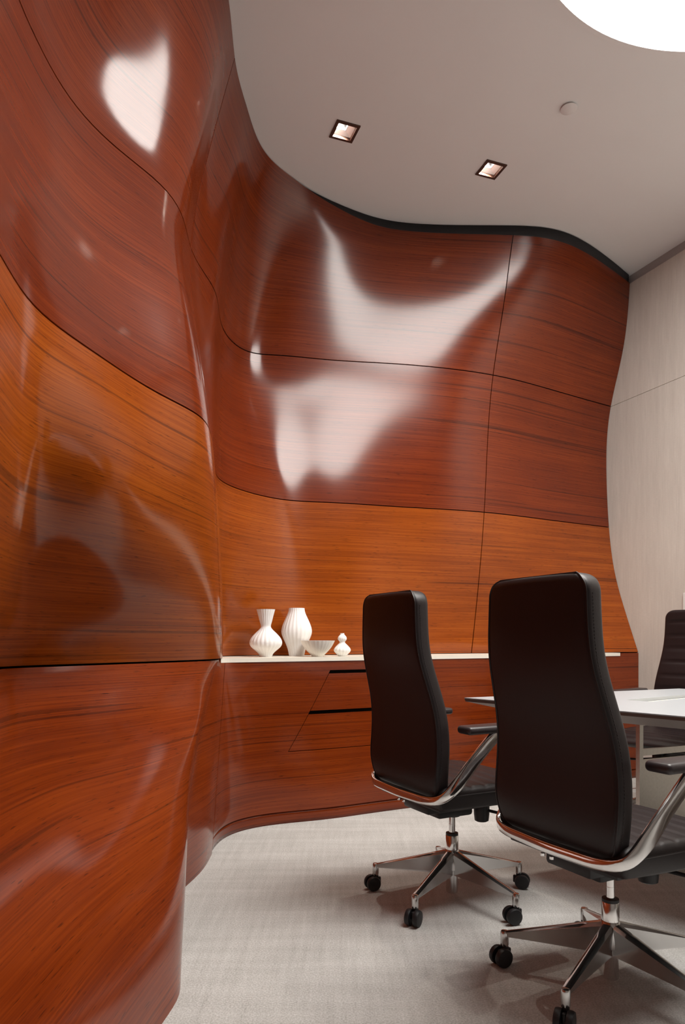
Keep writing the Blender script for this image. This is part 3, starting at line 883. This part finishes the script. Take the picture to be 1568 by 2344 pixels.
def make_back_mesh():
    bm = bmesh.new(); rings = []
    for z in back_zs():
        yb, hw, th = back_sec(z); r = 0.016; ring = []
        # rear-left -> rear-right -> front-right -> front-left
        def arc(cx, cy, a0, a1, n=5):
            for k in range(n):
                a = a0 + (a1-a0)*k/(n-1); ring.append((cx + r*math.cos(a), cy + r*math.sin(a), z))
        hw = max(hw, r+0.002)
        for k in range(1, 6): ring.append((-hw+r + (2*hw-2*r)*k/6 if False else -hw+r+(2*hw-2*r)*k/6, -yb - 0.004*math.sin(PI*k/6), z))
        arc(hw-r, -yb+r, -PI/2, 0)
        arc(hw-r-0.004, -yb+th-r, 0, PI/2)
        d = rib_depth(z) if z > 0.47 else 0
        for k in range(1, 8): ring.append((hw-r-(2*hw-2*r)*k/8, -yb+th+0.012*math.sin(PI*k/8)-d, z))
        arc(-hw+r+0.004, -yb+th-r, PI/2, PI)
        arc(-hw+r, -yb+r, PI, 1.5*PI)
        rings.append(ring)
    loft(bm, rings); return bm
def edge_path(side_front=False, off=0.0):
    """line along the rear edges of the back: up the left side, over the top, down the right side"""
    pts = []
    zs = [z for z in back_zs() if z > ZB0+0.012 and z < ZB1-0.001]
    L_, R_ = [], []
    for z in zs:
        yb, hw, th = back_sec(z); yy = -yb + 0.0035 + off
        L_.append((-hw+0.0035, yy, z)); R_.append((hw-0.0035, yy, z))
    yb, hw, th = back_sec(ZB1-0.004)
    top = [(x, -yb+0.004+off, ZB1-0.001) for x in np.linspace(-hw+0.01, hw-0.01, 9)]
    return L_ + top + list(reversed(R_))
def make_piping(): 
    bm = bmesh.new(); tube(bm, edge_path(), 0.0030, 6); return bm
def make_stitch():
    bm = bmesh.new()
    zs = [z for z in np.arange(ZB0+0.05, ZB1-0.055, 0.0085)]
    for s_ in (-1, 1):
        for z in zs:
            yb, hw, th = back_sec(z); yb2, hw2, _ = back_sec(z+0.005)
            a = Vector((s_*(hw+0.0003), -yb+0.021, z)); b_ = Vector((s_*(hw2+0.0003), -yb2+0.021, z+0.005))
            tube(bm, [a, b_], 0.0007, 4)
    return bm
def seat_mesh():
    bm = bmesh.new(); rings = []
    ys = np.linspace(-0.215, 0.285, 70)
    for y in ys:
        hw = 0.235 + 0.018*math.sin(PI*np.clip((y+0.215)/0.5, 0, 1))
        e = 1.0
        if y > 0.225: e = math.sqrt(max(0.0, 1-((y-0.225)/0.0605)**2))
        if y < -0.195: e = math.sqrt(max(0.02, 1-((-0.195-y)/0.0205)**2))
        zt = 0.478 + 0.006*math.cos((y)*6) - (0.03*((y-0.16)/0.12)**2 if y > 0.16 else 0)
        zb = 0.402; zm = 0.5*(zt+zb); hh = 0.5*(zt-zb)*max(e, 0.05)
        ph = ((y+0.20)/0.056) % 1.0; dist = min(ph, 1-ph)*0.056; d = 0.0055*math.exp(-(dist/0.006)**2)
        r = 0.026; ring = []
        def pt(x, z): ring.append((x, y, z))
        top, bot = zm+hh, zm-hh; rr_ = min(r, hh*0.95)
        for k in range(0, 9): pt(-hw+rr_+(2*hw-2*rr_)*k/8, top - d + 0.004*math.sin(PI*k/8))
        for k in range(1, 6):
            a = PI/2 - k*PI/2/5; pt(hw-rr_+rr_*math.cos(a), top-rr_+(rr_-d*0.7*(1-k/6))*math.sin(a) )
        for k in range(1, 5):
            a = -k*PI/2/4; pt(hw-rr_*0.6-0.008+rr_*0.6*math.cos(a), bot+rr_*0.6+rr_*0.6*math.sin(a))
        for k in range(1, 4): pt(hw-0.03-(2*hw-0.06)*k/4, bot)
        for k in range(0, 4):
            a = -PI/2 - k*PI/2/4; pt(-hw+rr_*0.6+0.008+rr_*0.6*math.cos(a), bot+rr_*0.6+rr_*0.6*math.sin(a))
        for k in range(0, 5):
            a = PI - k*PI/2/5; pt(-hw+rr_+rr_*math.cos(a), top-rr_+rr_*math.sin(a))
        rings.append(ring)
    loft(bm, rings); return bm
def seat_piping(sgn):
    bm = bmesh.new()
    pts = []
    for y in np.linspace(-0.19, 0.24, 30):
        hw = 0.235 + 0.018*math.sin(PI*np.clip((y+0.215)/0.5, 0, 1)); zt = 0.478 + 0.006*math.cos(y*6) - (0.03*((y-0.16)/0.12)**2 if y > 0.16 else 0)
        pts.append((hw-0.0008, y, zt-0.026))
    tube(bm, [(sgn*x, y, z) for x, y, z in pts], 0.0025, 6)
    return bm
def frame_mesh():
    """one polished band: arm, down and back, round behind the seat, and up to the other arm"""
    key = [(0.272, 0.035, 0.662), (0.270, -0.005, 0.658), (0.266, -0.040, 0.630), (0.256, -0.122, 0.540), (0.247, -0.178, 0.478), (0.229, -0.217, 0.446), (0.192, -0.236, 0.437), (0.110, -0.245, 0.434), (0.0, -0.249, 0.433)]
    full = key + [(-x, y, z) for x, y, z in reversed(key[:-1])]
    full = np.array(full); d = np.concatenate([[0], np.cumsum(np.linalg.norm(np.diff(full, axis=0), axis=1))])
    sp_ = Spline(d, full); P = sp_(np.linspace(0, d[-1], 90))
    bm = bmesh.new(); rings = []
    for i in range(len(P)):
        p_ = Vector(P[i]); t_ = (Vector(P[min(i+1, len(P)-1)]) - Vector(P[max(i-1, 0)])).normalized()
        # outward direction: away from the seat centre, in plan
        o_ = Vector((p_.x, min(p_.y+0.10, 0)*1.2, 0)); o_ = o_ - t_*o_.dot(t_); o_.normalize()
        v_ = t_.cross(o_).normalized()
        ring = []
        for k in range(16):
            a = 2*PI*k/16; ca, sa = math.cos(a), math.sin(a)
            e1_ = math.copysign(abs(ca)**0.55, ca)*0.0080; e2_ = math.copysign(abs(sa)**0.55, sa)*(0.0150 + 0.0075*min(1.0, max(0.0, (p_.z-0.44)/0.06)))
            ring.append(p_ + o_*e1_ + v_*e2_)
        rings.append(ring)
    loft(bm, rings); return bm
def armpad_mesh(s_):
    bm = bmesh.new(); box(bm, (s_*0.278-0.038, -0.158, 0.672), (s_*0.278+0.038, 0.185, 0.700), bevel=0.0125, seg=4)
    return bm
def mech_mesh():
    bm = bmesh.new()
    box(bm, (-0.085, -0.17, 0.352), (0.085, 0.10, 0.408), bevel=0.012)
    box(bm, (-0.055, -0.10, 0.322), (0.055, 0.06, 0.36), bevel=0.012)
    box(bm, (-0.20, -0.20, 0.392), (0.20, 0.20, 0.412), bevel=0.006)
    box(bm, (-0.12, 0.06, 0.372), (0.12, 0.14, 0.405), bevel=0.008)
    lathe(bm, [(0.030, 0.0), (0.030, 0.03), (0.026, 0.05)], 20, (0, 0, 0.315))
    return bm
def knob_mesh():
    bm = bmesh.new(); lathe(bm, [(0.020, 0), (0.027, 0.004), (0.030, 0.03), (0.031, 0.085), (0.027, 0.09)], 24, (0.035, 0.115, 0.288)); return bm
def lever_mesh():
    bm = bmesh.new(); tube(bm, [(0.05, 0.12, 0.335), (0.13, 0.17, 0.325), (0.24, 0.20, 0.318)], [0.006, 0.006, 0.0075], 8); return bm
def post_mesh():
    bm = bmesh.new(); lathe(bm, [(0.0125, 0.20), (0.0125, 0.345)], 24); 
    lathe(bm, [(0.0127, 0.283), (0.0129, 0.284), (0.0127, 0.285)], 24); return bm
def collar_mesh():
    bm = bmesh.new(); lathe(bm, [(0.0240, 0.165), (0.0245, 0.17), (0.0245, 0.240), (0.0235, 0.242)], 32); return bm
def collar_ring():
    bm = bmesh.new(); lathe(bm, [(0.0235, 0.240), (0.0240, 0.242), (0.0235, 0.250), (0.013, 0.251)], 32); return bm
def lower_tube():
    bm = bmesh.new(); lathe(bm, [(0.0215, 0.022), (0.0225, 0.024), (0.0225, 0.14)], 28); return bm
def leg_mesh():
    """arm of the star base along +x: tall beside the hub, slender at the tip"""
    bm = bmesh.new(); rings = []
    for k in range(13):
        f_ = k/12; x = 0.012 + 0.288*f_
        zt = 0.186 - 0.082*f_; h = 0.078*(1-f_)**1.05 + 0.016; zb = zt - h
        wt = 0.0075*(1-f_) + 0.0105; wb = 0.0045*(1-f_) + 0.0080
        rings.append([(x, -wb, zb), (x, -wb*0.98, zb+h*0.12), (x, -wt, zt-h*0.12), (x, -wt*0.6, zt-0.0015), (x, 0, zt), (x, wt*0.6, zt-0.0015), (x, wt, zt-h*0.12), (x, wb*0.98, zb+h*0.12), (x, wb, zb)])
    loft(bm, rings)
    lathe(bm, [(0.0115, 0.0), (0.0125, 0.004), (0.0125, 0.040), (0.0105, 0.045), (0.004, 0.0465)], 20, (0.302, 0, 0.0585))
    return bm
def hub_mesh():
    bm = bmesh.new(); lathe(bm, [(0.0225, 0.110), (0.029, 0.112), (0.031, 0.13), (0.029, 0.165), (0.026, 0.186), (0.0245, 0.188)], 40); return bm
def caster_hood():
    bm = bmesh.new(); box(bm, (-0.006, -0.0085, 0.022), (0.010, 0.0085, 0.060), bevel=0.003)
    box(bm, (-0.024, -0.0055, 0.020), (0.022, 0.0055, 0.050), bevel=0.004); return bm
def wheel_mesh(s_):
    bm = bmesh.new()
    M = Matrix.Translation((-0.014, s_*0.0065, 0.0285)) @ Matrix.Rotation(-s_*PI/2, 4, 'X')
    lathe(bm, [(0.020, 0.0), (0.0275, 0.001), (0.0285, 0.004), (0.0285, 0.012), (0.0265, 0.0175), (0.018, 0.0195), (0.008, 0.019)], 32, mtx=M)
    return bm
def bolt_mesh(x, y, z):
    bm = bmesh.new(); lathe(bm, [(0.006, 0), (0.0065, 0.001), (0.0065, 0.008)], 6, (x, y, z)); return bm

def make_chair(label):
    t = empty('office_chair'); tag(t, label, 'chair', 'leather conference chairs round the table')
    b = bm_obj('backrest', make_back_mesh(), None, t); autosmooth(b, 1.3)
    b.data.materials.append(LEATHER)
    bm_obj('piping', make_piping(), LEATHER, b)
    st = bm_obj('stitching', make_stitch(), PADMAT, b); st['kind'] = 'stuff'
    s_ = bm_obj('seat', seat_mesh(), LEATHER, t); autosmooth(s_, 1.3)
    for q in (1, -1): bm_obj('piping', seat_piping(q), LEATHER, s_)
    bm_obj('arm_frame', frame_mesh(), CHROME, t)
    for q in (1, -1):
        a = bm_obj('armrest', armpad_mesh(q), PADMAT, t)
    bm_obj('tilt_mechanism', mech_mesh(), BLACK, t); bm_obj('tension_knob', knob_mesh(), BLACK, t); bm_obj('lever', lever_mesh(), BLACK, t)
    for x in (-0.055, -0.02): bm_obj('bolt', bolt_mesh(x, -0.205, 0.386), CHROME, t)
    bm_obj('gas_post', post_mesh(), CHROME, t); c_ = bm_obj('collar', collar_mesh(), CHROME, t); bm_obj('collar_ring', collar_ring(), BLACK, c_)
    bm_obj('lower_tube', lower_tube(), CHROME, t); bm_obj('hub', hub_mesh(), CAST, t)
    leg = leg_mesh(); lo = None
    for k in range(5):
        if lo is None:
            lo = bm_obj('base_leg', leg, CAST, t); ll = lo
        else:
            ll = lo.copy(); link(ll, t)
        ll['k'] = k
    hood = bm_obj('caster', caster_hood(), WHEELMAT, t)
    w1 = bm_obj('wheel', wheel_mesh(1), WHEELMAT, hood); w2 = bm_obj('wheel', wheel_mesh(-1), WHEELMAT, hood)
    hood['k'] = 0
    for k in range(1, 5):
        h = hood.copy(); link(h, t); h['k'] = k
        for w_ in (w1, w2): link(w_.copy(), h)
    return t
def pose_base(chair, theta, base0, casters):
    for ch in chair.children:
        if 'k' in ch.keys():
            a = math.radians(base0 + 72*ch['k']) - theta
            if ch.name.startswith('base_leg'): ch.rotation_euler = (0, 0, a)
            else:
                ch.location = (0.302*math.cos(a), 0.302*math.sin(a), 0); ch.rotation_euler = (0, 0, math.radians(casters[ch['k']]) - theta)
def place(chair, x, y, facing, base0, casters):
    th = math.radians(facing) - PI/2
    chair.location = (x, y, 0); chair.rotation_euler = (0, 0, th); pose_base(chair, th, base0, casters)
def clone(src):
    r = src.copy(); link(r)
    for ch in list(src.children):
        c_ = ch.copy(); link(c_, r)
        for g_ in list(ch.children): link(g_.copy(), c_)
    return r
ch1 = make_chair('dark leather high-back chair at the table corner beside the credenza drawers')
ch2 = clone(ch1); ch2['label'] = 'dark leather high-back chair showing its whole black back, full chrome arm beside the steel pedestal'
ch3 = clone(ch1); ch3['label'] = 'dark leather chair across the white table showing its quilted front against the fabric wall'
place(ch1, 0.422, 2.640, 27, 164, [20, 60, 15, 160, 40])
place(ch2, 0.772, 1.974, 27, 156, [25, 60, 15, 160, 40])
place(ch3, 1.850, 3.810, 217, 190, [10, 70, 140, 200, 300])
for c_ in (ch1, ch2, ch3):
    for o in c_.children:
        if 'k' in o.keys(): del o['k']
